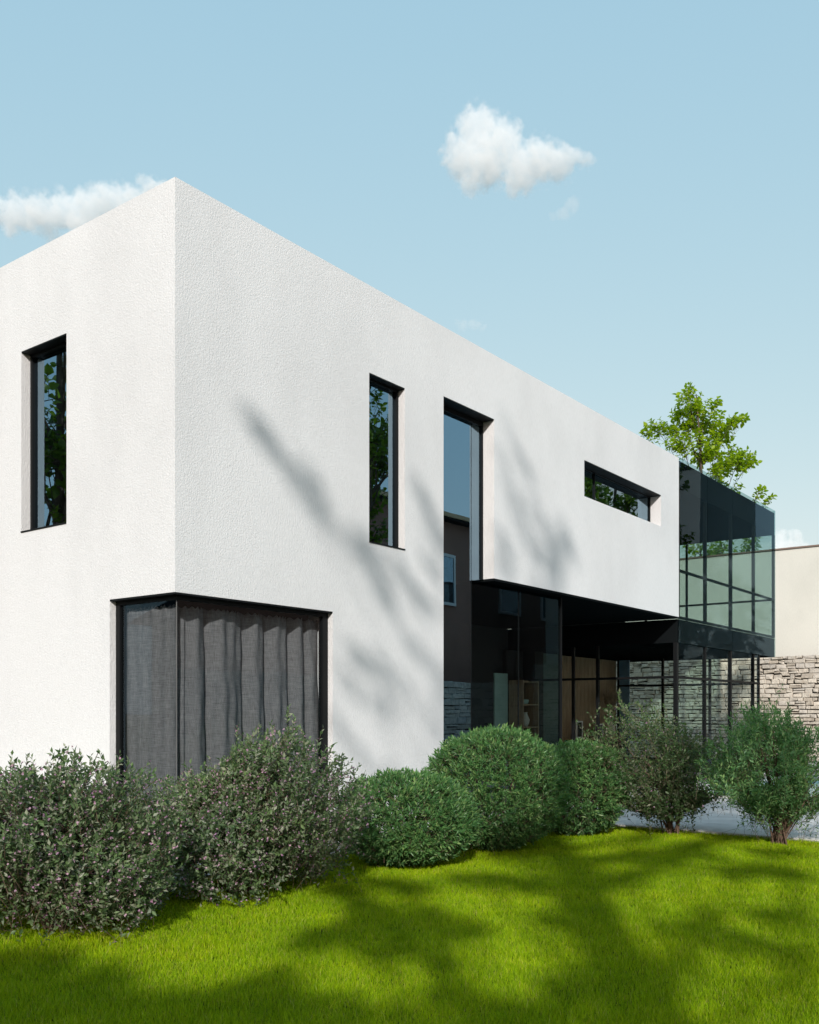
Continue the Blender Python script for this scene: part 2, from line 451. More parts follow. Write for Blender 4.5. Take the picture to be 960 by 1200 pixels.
def tree(name, base, top, clumps, seed, label, leafmat, L=.12, W=.09, r0=.16, per=55, k=9, tw=.35, group=None, bend=.25, frame=None):
    """trunk from base to top, one limb to every clump, side branches inside it; clumps = (centre, radii, weight)"""
    global rng
    rng = np.random.default_rng(seed)
    base = np.array(base, float); top = np.array(top, float)
    root = empty(name, base, label, 'tree', group)
    mb = MB(); n = 9
    ts = np.linspace(0, 1, n); off = np.cumsum(rng.normal(0, bend * .25, (n, 3)), 0); off[:, 2] = 0; off[0] = 0
    spine = base + (top - base) * ts[:, None] + off * np.sin(ts * math.pi)[:, None]
    rad = r0 * (1 - .80 * ts) ; rad[0] *= 1.35
    mb.tube(spine, list(rad), 10)
    mb.build('trunk', M['bark'], root, smooth=True)
    lb = MB(); T = []; D = []
    for c, rr, wgt in clumps:
        c = np.array(c, float); rr = np.array(rr if hasattr(rr, '__len__') else (rr,) * 3, float)
        # limb leaves the trunk lower than the clump
        hh = np.clip((c[2] - base[2]) / (top[2] - base[2]) - .18 - .12 * np.linalg.norm((c - base)[:2]) / max(1, top[2] - base[2]), .12, .93)
        p0 = np.array([np.interp(hh, ts, spine[:, i]) for i in range(3)]); rb = r0 * (1 - .8 * hh) * .5 * min(1, .10 + wgt * 1.4)
        mid = p0 + (c - p0) * .5 + np.array([0, 0, -.08 * np.linalg.norm(c - p0)]) + rng.normal(0, .12, 3)
        lb.tube([p0, (p0 + mid) / 2 + rng.normal(0, .05, 3), mid, c], [rb, rb * .8, rb * .6, rb * .35], 6)
        m = max(3, int(per * wgt))
        dd = unit(rng.normal(size=(m, 3))); off_ = dd * (rng.uniform(.15, 1, m) ** .5)[:, None] * rr
        if frame is not None: off_ = off_ @ frame
        pos = c + off_
        axis = unit(c - p0)
        for q in range(m):
            s = rng.uniform(.35, 1); st = mid + (c - mid) * s
            if q % 3 == 0 or m < 20:
                lb.tube([st, (st + pos[q]) / 2 + rng.normal(0, .05, 3), pos[q]], [rb * .28, rb * .2, .006], 4)
            T.append(pos[q]); D.append(unit(unit(pos[q] - st) + axis * .4 + np.array([0, 0, .12]) + rng.normal(0, .35, 3)))
    T = np.array(T); D = np.array(D); twl = rng.uniform(.6, 1.3, len(T)) * tw
    lb.add(*twigs_mesh('tw', T, D, twl * 1.2, .006))
    lb.build('branches', M['bark'], root)
    P, LD, NR, ln, wd = twig_leaves(T, D, twl, k, L, W, (30, 75), .55)
    LD = LD + np.array([0, 0, -.35]) ; NR = NR * .7 + np.array([0, 0, .55])
    link('crown', leaves_mesh('crown', P, LD, NR, ln, wd, oval=True, fold=.18), M[leafmat], root)
    return root

# ================================================================== THE HOUSE
house = empty('modern_house', (0, 0, 0), 'white rendered two-storey modern house with dark glazing and a glass end', 'house')
H = 6.83; WT = .40; SOF = 3.50
boxes = [(0, WT, 0, 8, -.3, H), (0, 13.2, 0, WT, -.3, H), (0, 13.2, 8 - WT, 8, -.3, H),
         (12.8, 13.2, WT, 8 - WT, SOF, H), (12.8, 13.2, 4.4, 8 - WT, -.3, SOF), (WT, 12.8, WT, 8 - WT, 6.30, 6.55)]
holes = [(-1, .9, -1, 1.07, -1, 2.70), (-1, 2.35, -1, .9, -1, 2.70),        # corner window
         (-1, .9, 1.86, 2.77, 3.60, 5.72),                                  # tall window of the short side
         (3.03, 3.76, -1, .9, 3.62, 5.74),                                  # narrow window
         (4.64, 5.95, -1, .9, -1, 5.87),                                    # two-storey slot
         (5.95, 14, -1, .9, -1, SOF),                                       # open ground floor
         (8.88, 12.25, -1, .9, 5.25, 5.88)]                                 # ribbon window
V, F = cells(boxes, holes)
me = bpy.data.meshes.new('wall'); me.from_pydata(V, [], F); me.update()
link('wall', me, M['stucco'], house)

# dark rooms: floors, ceilings, partitions
mb = MB()
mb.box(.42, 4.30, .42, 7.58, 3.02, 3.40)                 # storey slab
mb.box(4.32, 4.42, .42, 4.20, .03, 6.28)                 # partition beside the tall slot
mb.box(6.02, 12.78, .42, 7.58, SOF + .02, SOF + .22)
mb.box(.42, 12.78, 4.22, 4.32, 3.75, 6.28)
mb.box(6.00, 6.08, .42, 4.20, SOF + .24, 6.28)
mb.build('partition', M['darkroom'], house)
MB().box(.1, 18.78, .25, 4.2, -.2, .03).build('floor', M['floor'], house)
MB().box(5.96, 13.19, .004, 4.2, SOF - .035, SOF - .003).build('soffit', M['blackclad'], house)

# windows: frame (black profiles + head and sill linings), panes
def put(mb, side, a0, a1, b0, b1, z0, z1):
    if side == 'long': mb.box(a0, a1, b0, b1, z0, z1)
    else: mb.box(b0, b1, a0, a1, z0, z1)
def window(side, a0, a1, z0, z1, glass, depth=.19, fw=.055, head=True, sill=True, mull=(), deep=.07):
    w = MB(); g = MB()
    put(w, side, a0 + .003, a0 + fw, depth, depth + deep, z0 + .003, z1 - .003); put(w, side, a1 - fw, a1 - .003, depth, depth + deep, z0 + .003, z1 - .003)
    put(w, side, a0 + fw, a1 - fw, depth, depth + deep, z1 - fw, z1 - .003); put(w, side, a0 + fw, a1 - fw, depth, depth + deep, z0 + .003, z0 + fw)
    for a in mull: put(w, side, a - .012, a + .012, depth + .004, depth + deep - .004, z0 + fw, z1 - fw)
    fr = w.build('window', M['black'], house, bevel=.004)
    if head:
        hb = MB(); put(hb, side, a0 + .002, a1 - .002, .002, depth, z1 - .016, z1 - .002); hb.build('head_lining', M['black'], fr)
    if sill:
        sb = MB(); put(sb, side, a0 + .002, a1 - .002, -.012, depth, z0 + .002, z0 + .016); sb.build('sill', M['black'], fr)
    for q0, q1 in ((a0 + .002, a0 + .014), (a1 - .014, a1 - .002)): put(w_in := MB(), side, q0, q1, depth + deep + .002, WT + .01, z0 + .003, z1 - .003); w_in.build('inner_lining', M['darkroom'], fr)
    put(g, side, a0 + fw, a1 - fw, depth + deep - .042, depth + deep - .030, z0 + fw, z1 - fw)
    g.build('pane', glass, fr)
    return fr
window('short', 1.86, 2.77, 3.60, 5.72, M['glass_refl'], fw=.045, depth=.11, deep=.08)
window('long', 3.03, 3.76, 3.62, 5.74, M['glass_refl'], fw=.04, depth=.10, deep=.08)
window('long', 8.88, 12.25, 5.25, 5.88, M['glass_refl'], fw=.03, depth=.22, mull=(9.75,), sill=False)

# two-storey slot with dark glass that runs on along the ground floor
sl = MB(); D0 = .19
sl.box(4.645, 4.68, D0, D0 + .07, .03, 5.865); sl.box(5.915, 5.946, D0, D0 + .07, SOF, 5.865); sl.box(4.68, 5.915, D0, D0 + .07, 5.79, 5.865)
slot = sl.build('window', M['black'], house)
MB().box(4.645, 5.945, .002, D0, 5.853, 5.868).build('head_lining', M['black'], slot)
MB().box(5.932, 5.946, D0 + .072, WT + .01, SOF, 5.85).build('inner_lining', M['greylining'], slot)
MB().box(4.68, 5.653, D0 + .028, D0 + .040, .09, 5.79).build('pane', M['glass_refl'], slot)
MB().box(5.667, 5.915, D0 + .028, D0 + .040, SOF - .04, 5.79).build('pane', M['glass_refl'], slot)
gf = MB()
for t in (5.66, 7.03): gf.box(t - .005, t + .005, D0 + .024, D0 + .044, .09, SOF - .04)
gf.box(8.40, 8.43, D0, D0 + .06, .03, SOF - .037)
gf.box(4.68, 8.40, D0 - .01, D0 + .08, .03, .09)
shop = gf.build('window', M['black'], house)
for a, b in ((5.667, 7.024), (7.036, 8.40)):
    MB().box(a, b, D0 + .028, D0 + .040, .09, SOF - .042).build('pane', M['glass_dark'], shop)

# corner window
cw = MB(); r0 = .075
cw.box(r0, r0 + .07, 1.0, 1.067, .05, 2.697); cw.box(2.26, 2.347, r0, r0 + .07, .05, 2.697)
cw.box(r0, r0 + .07, r0, 1.0, .05, .12); cw.box(r0 + .07, 2.26, r0, r0 + .07, .05, .12)
cw.box(r0, r0 + .07, r0, 1.0, 2.64, 2.697); cw.box(r0 + .07, 2.26, r0, r0 + .07, 2.64, 2.697)
corner = cw.build('corner_window', M['black'], house)
hb = MB(); hb.box(.002, r0, .002, 1.068, 2.682, 2.698); hb.box(r0, 2.348, .002, r0, 2.682, 2.698); hb.build('head_lining', M['black'], corner)
MB().box(r0 + .025, r0 + .036, r0 + .040, 1.0, .12, 2.64).build('pane', M['glass_clear'], corner)
MB().box(r0 + .040, 2.26, r0 + .025, r0 + .036, .12, 2.64).build('pane', M['glass_clear'], corner)
MB().box(r0 + .027, r0 + .034, r0 + .027, r0 + .034, .12, 2.64).build('corner_joint', M['greylining'], corner)

# ---- glass end: black floor and roof slabs, glazing all round, glazed room below
gx0, gx1, gd = 13.215, 20.0, 4.3
ext = MB(); ext.box(gx0, gx1 - .02, .035, gd, 2.97, SOF - .04); slab = ext.build('floor_slab', M['blackclad'], house)
MB().box(gx0, gx1 - .02, .035, gd, 6.22, 6.80).build('roof_slab', M['blackclad'], house)
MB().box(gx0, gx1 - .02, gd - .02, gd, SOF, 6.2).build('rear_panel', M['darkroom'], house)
fx = [13.215, 14.9, 16.6, 18.3, 20.0]
up = MB()
for i, t in enumerate(fx):
    w = .025
    up.box(max(gx0, t - w), min(gx1, t + w), .030 if i else -.004, .10, SOF - .02, 6.215)
up.box(gx0, gx1, .036, .085, 4.47, 4.52); up.box(gx0, gx1, .036, .085, SOF - .02, SOF + .03)
ugl = up.build('glazing', M['black'], house)
for a, b in zip(fx[:-1], fx[1:]):
    MB().box(a + .006, b - .006, .012, .024, 2.97, 6.86).build('pane', M['glass_box'], ugl)
ue = MB()
for r in (.06, 1.21, 2.42, 3.63): ue.box(gx1 - .09, gx1 - .025, r - .025, r + .025, SOF - .02, 6.215)
ue.box(gx1 - .085, gx1 - .03, .10, gd, 4.47, 4.52)
uend = ue.build('glazing', M['black'], house)
for a, b in ((.03, 1.20), (1.22, 2.41), (2.43, 3.62), (3.64, gd)):
    MB().box(gx1 - .018, gx1 - .006, a, b, 2.97, 6.86).build('pane', M['glass_box'], uend)

ex = 18.8
lo = MB()
for t, w in ((13.24, .05), (14.9, .028), (16.6, .035), (18.3, .028)): lo.box(t - w, t + w, .04, .12, .03, 2.968)
lo.box(13.29, ex, .045, .11, 2.22, 2.27)
lgl = lo.build('glazing', M['black'], house)
for a, b in ((13.29, 14.87), (14.93, 16.56), (16.64, 18.27), (18.33, 18.8)):
    MB().box(a, b, .070, .082, .05, 2.96).build('pane', M['glass_low'], lgl)
le = MB()
for r in (.09, 1.35, 2.65, 3.95): le.box(ex - .04, ex + .03, r - .03, r + .03, .03, 2.968)
le.box(ex - .035, ex + .025, .12, 3.92, 2.22, 2.27)
lend = le.build('glazing', M['black'], house)
for a, b in ((.12, 1.32), (1.38, 2.62), (2.68, 3.6)):
    MB().box(ex - .01, ex + .002, a, b, .05, 2.96).build('pane', M['glass_low'], lend)
MB().box(ex - .03, ex + .02, 3.62, 3.92, .03, 2.96).build('side_panel', M['bluegrey'], house)
ls = MB()
for r in (1.87, 2.47): ls.box(13.2, 13.27, r - .03, r + .03, .03, 2.968)
ls.box(13.205, 13.265, .12, 3.98, 2.22, 2.27)
lside = ls.build('glazing', M['black'], house)
for a, b in ((.12, 1.84), (1.90, 2.44), (2.50, 3.98)):
    MB().box(13.23, 13.242, a, b, .05, 2.96).build('pane', M['glass_low'], lside)
# back of the ground-floor room
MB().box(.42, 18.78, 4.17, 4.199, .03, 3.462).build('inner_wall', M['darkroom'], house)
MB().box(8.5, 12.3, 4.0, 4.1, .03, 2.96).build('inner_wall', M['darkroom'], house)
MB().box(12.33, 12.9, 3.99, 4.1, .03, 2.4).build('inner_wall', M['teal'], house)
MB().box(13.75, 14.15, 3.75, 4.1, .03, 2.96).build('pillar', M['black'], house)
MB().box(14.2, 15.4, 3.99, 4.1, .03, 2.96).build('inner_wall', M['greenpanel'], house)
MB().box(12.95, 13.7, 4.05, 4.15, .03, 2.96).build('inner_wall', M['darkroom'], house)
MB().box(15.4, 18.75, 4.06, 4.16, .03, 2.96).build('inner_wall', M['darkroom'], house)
wp = MB()
for i in range(42):
    t = 15.5 + i * .078
    wp.box(t, t + .048, 4.0, 4.055, .04, 2.95)
wp.build('slat_panel', M['wood'], house)

# ---- things in and at the house
cp = MB()
def curtain(path, name_z=(.10, 2.60)):
    z0, z1 = name_z; nz = 40; V = []; m = len(path)
    for j in range(nz + 1):
        f = j / nz
        for i, (x, y, ox, oy) in enumerate(path):
            k = .75 + .35 * (1 - f)
            dz = .014 * math.sin(i * .9) if j == nz else 0
            z = z0 + (z1 - z0) * f; a = x + y
            cr = .004 * math.sin(a * 19 + z * 4.1 + 2 * math.sin(z * 2.3)) + .004 * math.sin(a * 33 - z * 6.7 + a * 5) + .003 * math.sin(z * 13 + a * 47)
            sx = .003 * math.sin(z * 2.1 + a * 2.7) * (1.2 - f)
            if oy: V.append((min(max(x + sx, .2), 2.335), y + oy * k + cr, z + dz))
            else: V.append((x + ox * k + cr * .5, y, z + dz))
    F = [(j * m + i, j * m + i + 1, (j + 1) * m + i + 1, (j + 1) * m + i) for j in range(nz) for i in range(m - 1)]
    return V, F
path = []
def fold(s, p, a):                       # pleats: broad rounded fronts, deep narrow gaps
    u = (s / p) % 1.0
    return a * (abs(math.sin(math.pi * u)) ** .38)
for i in range(91):
    s = i / 90
    y = 1.062 - s * .86; q = fold(y + .06 * math.sin(y * 7), .36, -.022) + .008 * math.sin(y * 31)
    path.append((.19, y, q, 0))
for i in range(1, 221):
    s = i / 220
    x = .20 + s * 2.13; xx = x + .10 * math.sin(x * 3.1) + .045 * math.sin(x * 8.3 + 1)
    q = fold(xx, .36, -.21) + .010 * math.sin(x * 37) + .02 * math.sin(x * 5)
    path.append((x, .385, .018 * math.sin(x * 19), q))
V, F = curtain(path)
cme = fast_mesh('curtain', V, F, smooth=True)
co = link('curtain', cme, M['curtain']); sd = co.modifiers.new('thick', 'SOLIDIFY'); sd.thickness = .003
tag(co, 'grey pleated linen curtain hanging behind the glass of the corner window', 'curtain')

sh = empty('shelf_unit', (13.3, 3.8, .03), 'narrow dark open shelf unit standing beside the teal wall panel', 'shelf unit')
b = MB(); b.box(12.93, 12.97, 3.6, 3.98, .03, 2.25); b.box(13.63, 13.67, 3.6, 3.98, .03, 2.25); b.build('side_panel', M['wood'], sh)
for z in (.10, .62, 1.14, 1.66, 2.20): MB().box(12.97, 13.63, 3.61, 3.97, z, z + .035).build('shelf', M['wood'], sh)
MB().box(12.97, 13.63, 3.972, 3.985, .05, 2.2).build('back_panel', M['black'], sh)
v1 = MB(); v1.lathe([(0, 0), (.05, 0), (.09, .08), (.10, .16), (.06, .25), (.04, .3), (.055, .33), (.045, .33), (.03, .29)], (13.35, 3.78, 1.175), 20)
tag(v1.build('vase', M['white'], smooth=True), 'small round white vase on the dark shelf unit', 'vase')
v2 = MB(); v2.lathe([(0, 0), (.11, 0), (.13, .05), (.13, .10), (.12, .11), (0, .10)], (13.25, 3.78, 1.695), 20)
tag(v2.build('bowl', M['teal'], smooth=True), 'shallow greenish bowl on the shelf unit, above the white vase', 'bowl')

sbd = empty('sideboard', (16.8, 3.72, .03), 'long low dark sideboard in front of the wooden slat panel', 'sideboard')
MB().box(15.7, 18.2, 3.5, 3.96, .18, .80).build('cabinet', M['black'], sbd)
MB().box(15.66, 18.24, 3.46, 3.98, .80, .84).build('top', M['wood'], sbd)
for x in (15.8, 18.1):
    for y in (3.55, 3.9): MB().box(x - .03, x + .03, y - .03, y + .03, .03, .18).build('leg', M['black'], sbd)
def picture(x, w, h, label, art):
    root = empty('picture_frame', (x, 3.72, .84), label, 'picture frame')
    b = MB(); t = .035
    b.box(x - w / 2, x + w / 2, 3.70, 3.73, .842, .842 + t); b.box(x - w / 2, x + w / 2, 3.70, 3.73, .842 + h - t, .842 + h)
    b.box(x - w / 2, x - w / 2 + t, 3.70, 3.73, .842 + t, .842 + h - t); b.box(x + w / 2 - t, x + w / 2, 3.70, 3.73, .842 + t, .842 + h - t)
    b.build('frame', M['white'], root)
    MB().box(x - w / 2 + t, x + w / 2 - t, 3.712, 3.724, .842 + t, .842 + h - t).build('print', M[art], root)
picture(15.95, .34, .44, 'tall white picture frame with a dark print, leaning left on the sideboard', 'black')
picture(17.1, .42, .36, 'wide white picture frame with a grey print beside the pampas vase', 'roofgrey')
vz = MB(); vz.lathe([(0, 0), (.09, 0), (.13, .10), (.12, .24), (.06, .36), (.05, .42), (.06, .44), (.045, .44), (.04, .38)], (17.75, 3.7, .84), 24)
vp = empty('pampas_vase', (17.75, 3.7, .84), 'cream vase holding tall dry pampas plumes on the sideboard', 'vase')
vz.build('vase', M['cream'], vp, smooth=True)
st = MB(); PT = []; PD = []
for i in range(9):
    a = i * 2.4; tip = np.array([17.75 + .30 * math.cos(a) * (.4 + .07 * i), 3.7 + .13 * math.sin(a), 1.80 + .05 * (i % 4)])
    b0 = np.array([17.75, 3.7, 1.1]); st.tube([b0, (b0 + tip) / 2 + np.array([0, 0, .08]), tip], .004, 4)
    dr = unit(tip - b0)
    for q in range(50):
        PT.append(tip + dr * (.34 * q / 50 - .16) + rng.normal(0, .012, 3)); PD.append(unit(dr + rng.normal(0, .35, 3)))
st.build('stalks', M['stem'], vp)
PT = np.array(PT); PD = np.array(PD)
link('plumes', leaves_mesh('plumes', *twig_leaves(PT, PD, np.full(len(PT), .05), 6, .075, .010, (20, 50))), M['pampas'], vp)

# ================================================================== GROUND
EDGE = 5.43
gm = MB(); gm.box(-700, 700, -700, 700, -.6, -.5)
V, F = cells([(-700, 700, -700, 700, -.6, -.06)], [(10.3, 17.0, -6.4, -.9, -1, 1)])
me = bpy.data.meshes.new('ground'); me.from_pydata(V, [], F); tag(link('ground', me, M['far']), kind='structure')
lw = MB(); lw.box(-30, EDGE, -30, -.95, -.055, 0.0); lw.box(-30, -.95, -.95, 12, -.055, 0.0)
tag(lw.build('lawn', M['soil']), kind='structure')
V, F = cells([(EDGE + .005, 24, -9.4, 0, -.05, .035), (-.945, EDGE + .005, -.945, 0, -.05, .035), (-.945, 0, 0, 12, -.05, .035)],
             [(10.2, 17.1, -6.5, -.8, -1, 1)])
me = bpy.data.meshes.new('patio'); me.from_pydata(V, [], F); po = link('patio', me, M['paving']); tag(po, kind='structure')
# pool: coping, basin, water
pl = empty('swimming_pool', (13.6, -3.6, 0), 'turquoise swimming pool sunk into the pale patio behind the shrubs', 'pool')
V, F = cells([(10.2, 17.1, -6.5, -.8, -.05, .065)], [(10.5, 16.8, -6.2, -1.1, -1, 1)])
me = bpy.data.meshes.new('coping'); me.from_pydata(V, [], F); link('coping', me, M['paving'], pl)
V, F = cells([(10.32, 16.98, -6.38, -.92, -1.5, -.052)], [(10.5, 16.8, -6.2, -1.1, -1.4, 1)])
me = bpy.data.meshes.new('basin'); me.from_pydata(V, [], F); link('basin', me, M['pooltile'], pl)
MB().box(10.5, 16.8, -6.2, -1.1, -.2, -.035).build('water', M['water'], pl)

# grass blades on the part of the lawn that can be seen
def make_grass():
    g = np.random.default_rng(3)
    n = 1350000
    dep = 3.4 + (g.random(n) ** 1.45) * 9.6
    side = g.uniform(-1, 1, n) * (.50 * dep + 1.2)
    P = CAM[:2] + RT * side[:, None] + FW * dep[:, None]
    ok = (P[:, 0] < EDGE - .01) & ((P[:, 1] < -.965) | (P[:, 0] < -.965))
    P = P[ok]; n = len(P); dep = dep[ok]
    cl = np.sin(P[:, 0] * 9.1 + 2 * np.sin(P[:, 1] * 6.3)) * np.sin(P[:, 1] * 8.7 + 1.7 * np.sin(P[:, 0] * 5.1))
    h = g.uniform(.024, .050, n) * (1 + .22 * cl)
    w = g.uniform(.0011, .0020, n) * (1 + dep / 9)
    a = g.uniform(0, 6.283, n); lean = g.uniform(.05, .75, n) * h; la = g.uniform(0, 6.283, n)
    sx = np.stack([np.cos(a), np.sin(a), np.zeros(n)], 1) * w[:, None] * .5
    ld = np.stack([np.cos(la) * lean, np.sin(la) * lean, np.zeros(n)], 1)
    B = np.column_stack([P, np.full(n, -.002)])
    Mid = B + ld * .35; Mid[:, 2] += h * .58
    Tip = B + ld; Tip[:, 2] += h
    V = np.stack([B - sx, B + sx, Mid + sx * .8, Mid - sx * .8, Tip], 1).reshape(-1, 3)
    o = np.arange(n)[:, None] * 5
    # quads; the tip triangle is a quad with the tip split in two would cost more, so both are triangles
    F = np.concatenate([o + np.array([[0, 1, 2]]), o + np.array([[0, 2, 3]]), o + np.array([[3, 2, 4]])])
    return fast_mesh('grass', V, F)
go = link('grass', make_grass(), M['grass']); tag(go, kind='stuff', label='short bright green mown lawn grass in front of the shrubs', cat='grass')

# ================================================================== SHRUBS
GR = 'shrubs along the edge of the lawn'
p = at(-2.42, 6.55); loose_shrub(p, (.86, .86), 1.08, 21, 'wide pink-flowering grey-green shrub nearest the lower left corner of the lawn', ntw=2700, k=15, flowers=5200, group=GR, up=.30, amp=.46, fill=.26, spread=.10, low=.05, nstem=26, skirt=.8, tw=(.13, .38))
p = at(-1.40, 7.85); loose_shrub(p, (.84, .84), 1.28, 22, 'tall pink-flowering shrub in front of the curtained corner window', ntw=2900, k=15, flowers=5600, group=GR, up=.30, amp=.46, fill=.26, spread=.10, low=.05, nstem=26, skirt=.7, tw=(.13, .38))
p = at(-.03, 9.40); ball_shrub(p, .70, .93, 31, 'smallest low rounded green shrub, right of the pink-flowering shrubs', group=GR)
p = at(.94, 10.50); ball_shrub(p, .80, 1.36, 32, 'tallest clipped dome-shaped green shrub standing at the end of the white wall', ntw=4000, group=GR)
p = at(2.06, 11.85); ball_shrub(p, .66, 1.18, 33, 'rounded green shrub half hidden behind the tall clipped dome', group=GR, amp=.10)
p = at(3.20, 11.75); loose_shrub(p, (.96, .96), 1.36, 24, 'dark spreading shrub with dull plum-tinted leaves before the glazed room', leafmat='leaf_purple', ntw=1200, k=15, L=.052, W=.024, flowers=450, group=GR, spread=.58, low=.22, amp=.5, fill=.25, up=.15, tw=(.16, .42))
p = at(4.20, 10.85); loose_shrub(p, (.88, .88), 1.52, 25, 'feathery bright green shrub with bare stems at the right end', leafmat='leaf_feather', ntw=1300, k=18, L=.058, W=.018, flowers=0, group=GR, spread=.80, low=.42, nstem=22, amp=.5, fill=.25, up=.35, tw=(.18, .46))

# ================================================================== WALLS, NEIGHBOURS
def stone_wall(name, axis, c, a0, a1, h, seed, label, row=.15, wid=(.2, .5), thick=.45, face=-1):
    g = np.random.default_rng(seed)
    root = empty(name, (c, a0, 0) if axis == 'y' else (a0, c, 0), label, 'wall')
    core = MB()
    lo, hi = (c + .05, c + thick) if face < 0 else (c - thick, c - .05)
    if axis == 'y': core.box(lo, hi, a0, a1, -.05, h - .03)
    else: core.box(a0, a1, lo, hi, -.05, h - .03)
    core.build('core', M['mortar'], root)
    V = []; F = []; z = 0.0
    while z < h - .02:
        rh = min(row * g.uniform(.65, 1.35), h - z); a = a0 + g.uniform(-.1, 0)
        if h - z - rh < .07: rh = h - z
        while a < a1:
            w = g.uniform(*wid) * (1.3 if g.random() < .15 else 1); parts = [(z, z + rh)]
            if rh > row * .95 and g.random() < .3: parts = [(z, z + rh * .52), (z + rh * .52, z + rh)]
            e = min(a + w, a1)
            if e - a > .05:
                for q0, q1 in parts:
                    gap = .008; j = lambda: g.normal(0, .012); out = g.uniform(.015, .075); b = len(V); bz = .016
                    back = [(a + gap + j(), q0 + gap + j()), (e - gap + j(), q0 + gap + j()), (e - gap + j(), q1 - gap + j()), (a + gap + j(), q1 - gap + j())]
                    cx = sum(x for x, _ in back) / 4; cz = sum(y for _, y in back) / 4
                    rings = [(.09, 0, back), (-out * .6, 0, back), (-out, bz, back)]
                    for d, ins, pts in rings:
                        for (x, y) in pts:
                            xx = x + math.copysign(min(ins, abs(cx - x) * .5), cx - x) if ins else x; yy = y + math.copysign(min(ins, abs(cz - y) * .5), cz - y) if ins else y
                            dd = d + (g.normal(0, .006) if ins else 0)
                            off = c + (dd if face < 0 else -dd)
                            V.append((off, xx, yy) if axis == 'y' else (xx, off, yy))
                    for r in (0, 1):
                        for q in range(4): F.append((b + r * 4 + q, b + r * 4 + (q + 1) % 4, b + r * 4 + 4 + (q + 1) % 4, b + r * 4 + 4 + q))
                    F.append((b + 8, b + 9, b + 10, b + 11))
            a = e
        z += rh
    me = bpy.data.meshes.new('stones'); me.from_pydata(V, [], F); me.update()
    link('stones', me, M['stone'], root)
    cb = MB()
    return root
stone_wall('stone_wall', 'y', 24.0, -9.2, 11, 3.22, 5, 'pale dry-stone boundary wall below the beige building', row=.135, wid=(.13, .38))
stone_wall('stone_wall', 'x', -9.6, -1.0, 23.9, 2.5, 6, 'long dry-stone boundary wall facing the white house across the lawn', row=.19, wid=(.3, .7), face=1)

bh = empty('beige_house', (26, 0, 0), 'plain beige flat-roofed building rising behind the dry-stone wall', 'house')
MB().box(24.5, 27.6, -9, 12, -.05, 6.55).build('wall', M['beige'], bh)
MB().box(24.46, 27.64, -9.04, 12.04, 6.553, 6.60).build('roof_edge', m_plain('brown_coping', (.20, .14, .11), .6), bh)

nh = empty('neighbour_house', (22, -15, 0), 'dark brown rendered neighbouring house with pale eaves, outside the frame', 'house')
MB().box(15, 31, -19, -11.2, -.05, 8.2).build('wall', M['brown'], nh)
MB().box(14.5, 31.0, -19.4, -10.8, 8.205, 8.26).build('soffit', M['black'], nh)
MB().box(14.45, 31.0, -19.45, -10.75, 8.263, 8.40).build('roof', m_plain('tan_timber', (.62, .42, .24), .6), nh)
for (x, z) in ((20.35, 5.25), (24.8, 5.25), (28.0, 5.25)):
    b = MB(); b.box(x, x + 1.5, -11.19, -11.12, z, z + .1); b.box(x, x + 1.5, -11.19, -11.12, z + 1.7, z + 1.8)
    b.box(x, x + .1, -11.19, -11.12, z + .1, z + 1.7); b.box(x + 1.4, x + 1.5, -11.19, -11.12, z + .1, z + 1.7)
    w = b.build('window', M['white'], nh)
    MB().box(x + .1, x + 1.4, -11.185, -11.15, z + .1, z + 1.7).build('pane', M['glass_refl'], w)
MB().box(31.01, 38, -12, -6.1, -.05, 11.2).build('wing', M['beige_far'], nh)
MB().box(30.95, 38.06, -12.06, -6.04, 11.203, 11.32).build('wing_roof', M['black'], nh)

lh = empty('grey_house', (-16, 12, 0), 'low grey house with a dark pitched roof left of the white house, outside the frame', 'house')
b = MB(); b.box(-21, -15, 6, 20, -.05, 4.6); b.build('wall', M['roofgrey'], lh)
b = MB(); b.add([(-21.6, 5.4, 4.6), (-14.4, 5.4, 4.6), (-18, 5.4, 6.6), (-21.6, 20.6, 4.6), (-14.4, 20.6, 4.6), (-18, 20.6, 6.6)], [(0, 1, 2), (3, 5, 4), (1, 4, 5, 2), (0, 2, 5, 3), (0, 3, 4, 1)])
b.build('roof', M['black'], lh)

# ================================================================== TREES
def bp(px, py, depth):
    """world point seen at photo pixel (px, py) at a given depth - used to plan where far crowns stand"""
    return at((px - 480) / 1122 * depth, depth, CAM[2] + (835 - py) / 1122 * depth)
dz = 35.5
b0 = bp(826, 640, dz); b0[2] = 0
cl = []
for (px, py, r, w) in ((812, 470, .75, .8), (800, 490, .55, .5), (824, 492, .75, .8), (846, 500, .8, .8), (790, 498, .5, .35), (768, 500, .42, .35), (756, 503, .22, .14), (860, 488, .35, .2), (868, 492, .3, .18),
                       (822, 520, .9, 1.0), (845, 535, .85, 1.0), (868, 532, .55, .5), (880, 538, .35, .25), (800, 516, .5, .4), (840, 556, .6, .5), (860, 565, .5, .12), (806, 455, .3, .16), (840, 470, .28, .14), (784, 519, .2, .1),
                       (892, 575, .25, .12), (905, 582, .22, .1), (850, 640, .9, .7), (820, 640, .7, .5), (885, 630, .5, .25)):
    c = bp(px, py, dz + random.uniform(-.9, .9)); cl.append((c, (r, r, r * .8), w))
tree('broadleaf_tree', b0, bp(816, 462, dz), cl, 41, 'bright lime-green leafy tree rising behind the glass end of the house', 'leaf_tree', L=.18, W=.14, r0=.11, per=44, k=8, tw=.42)

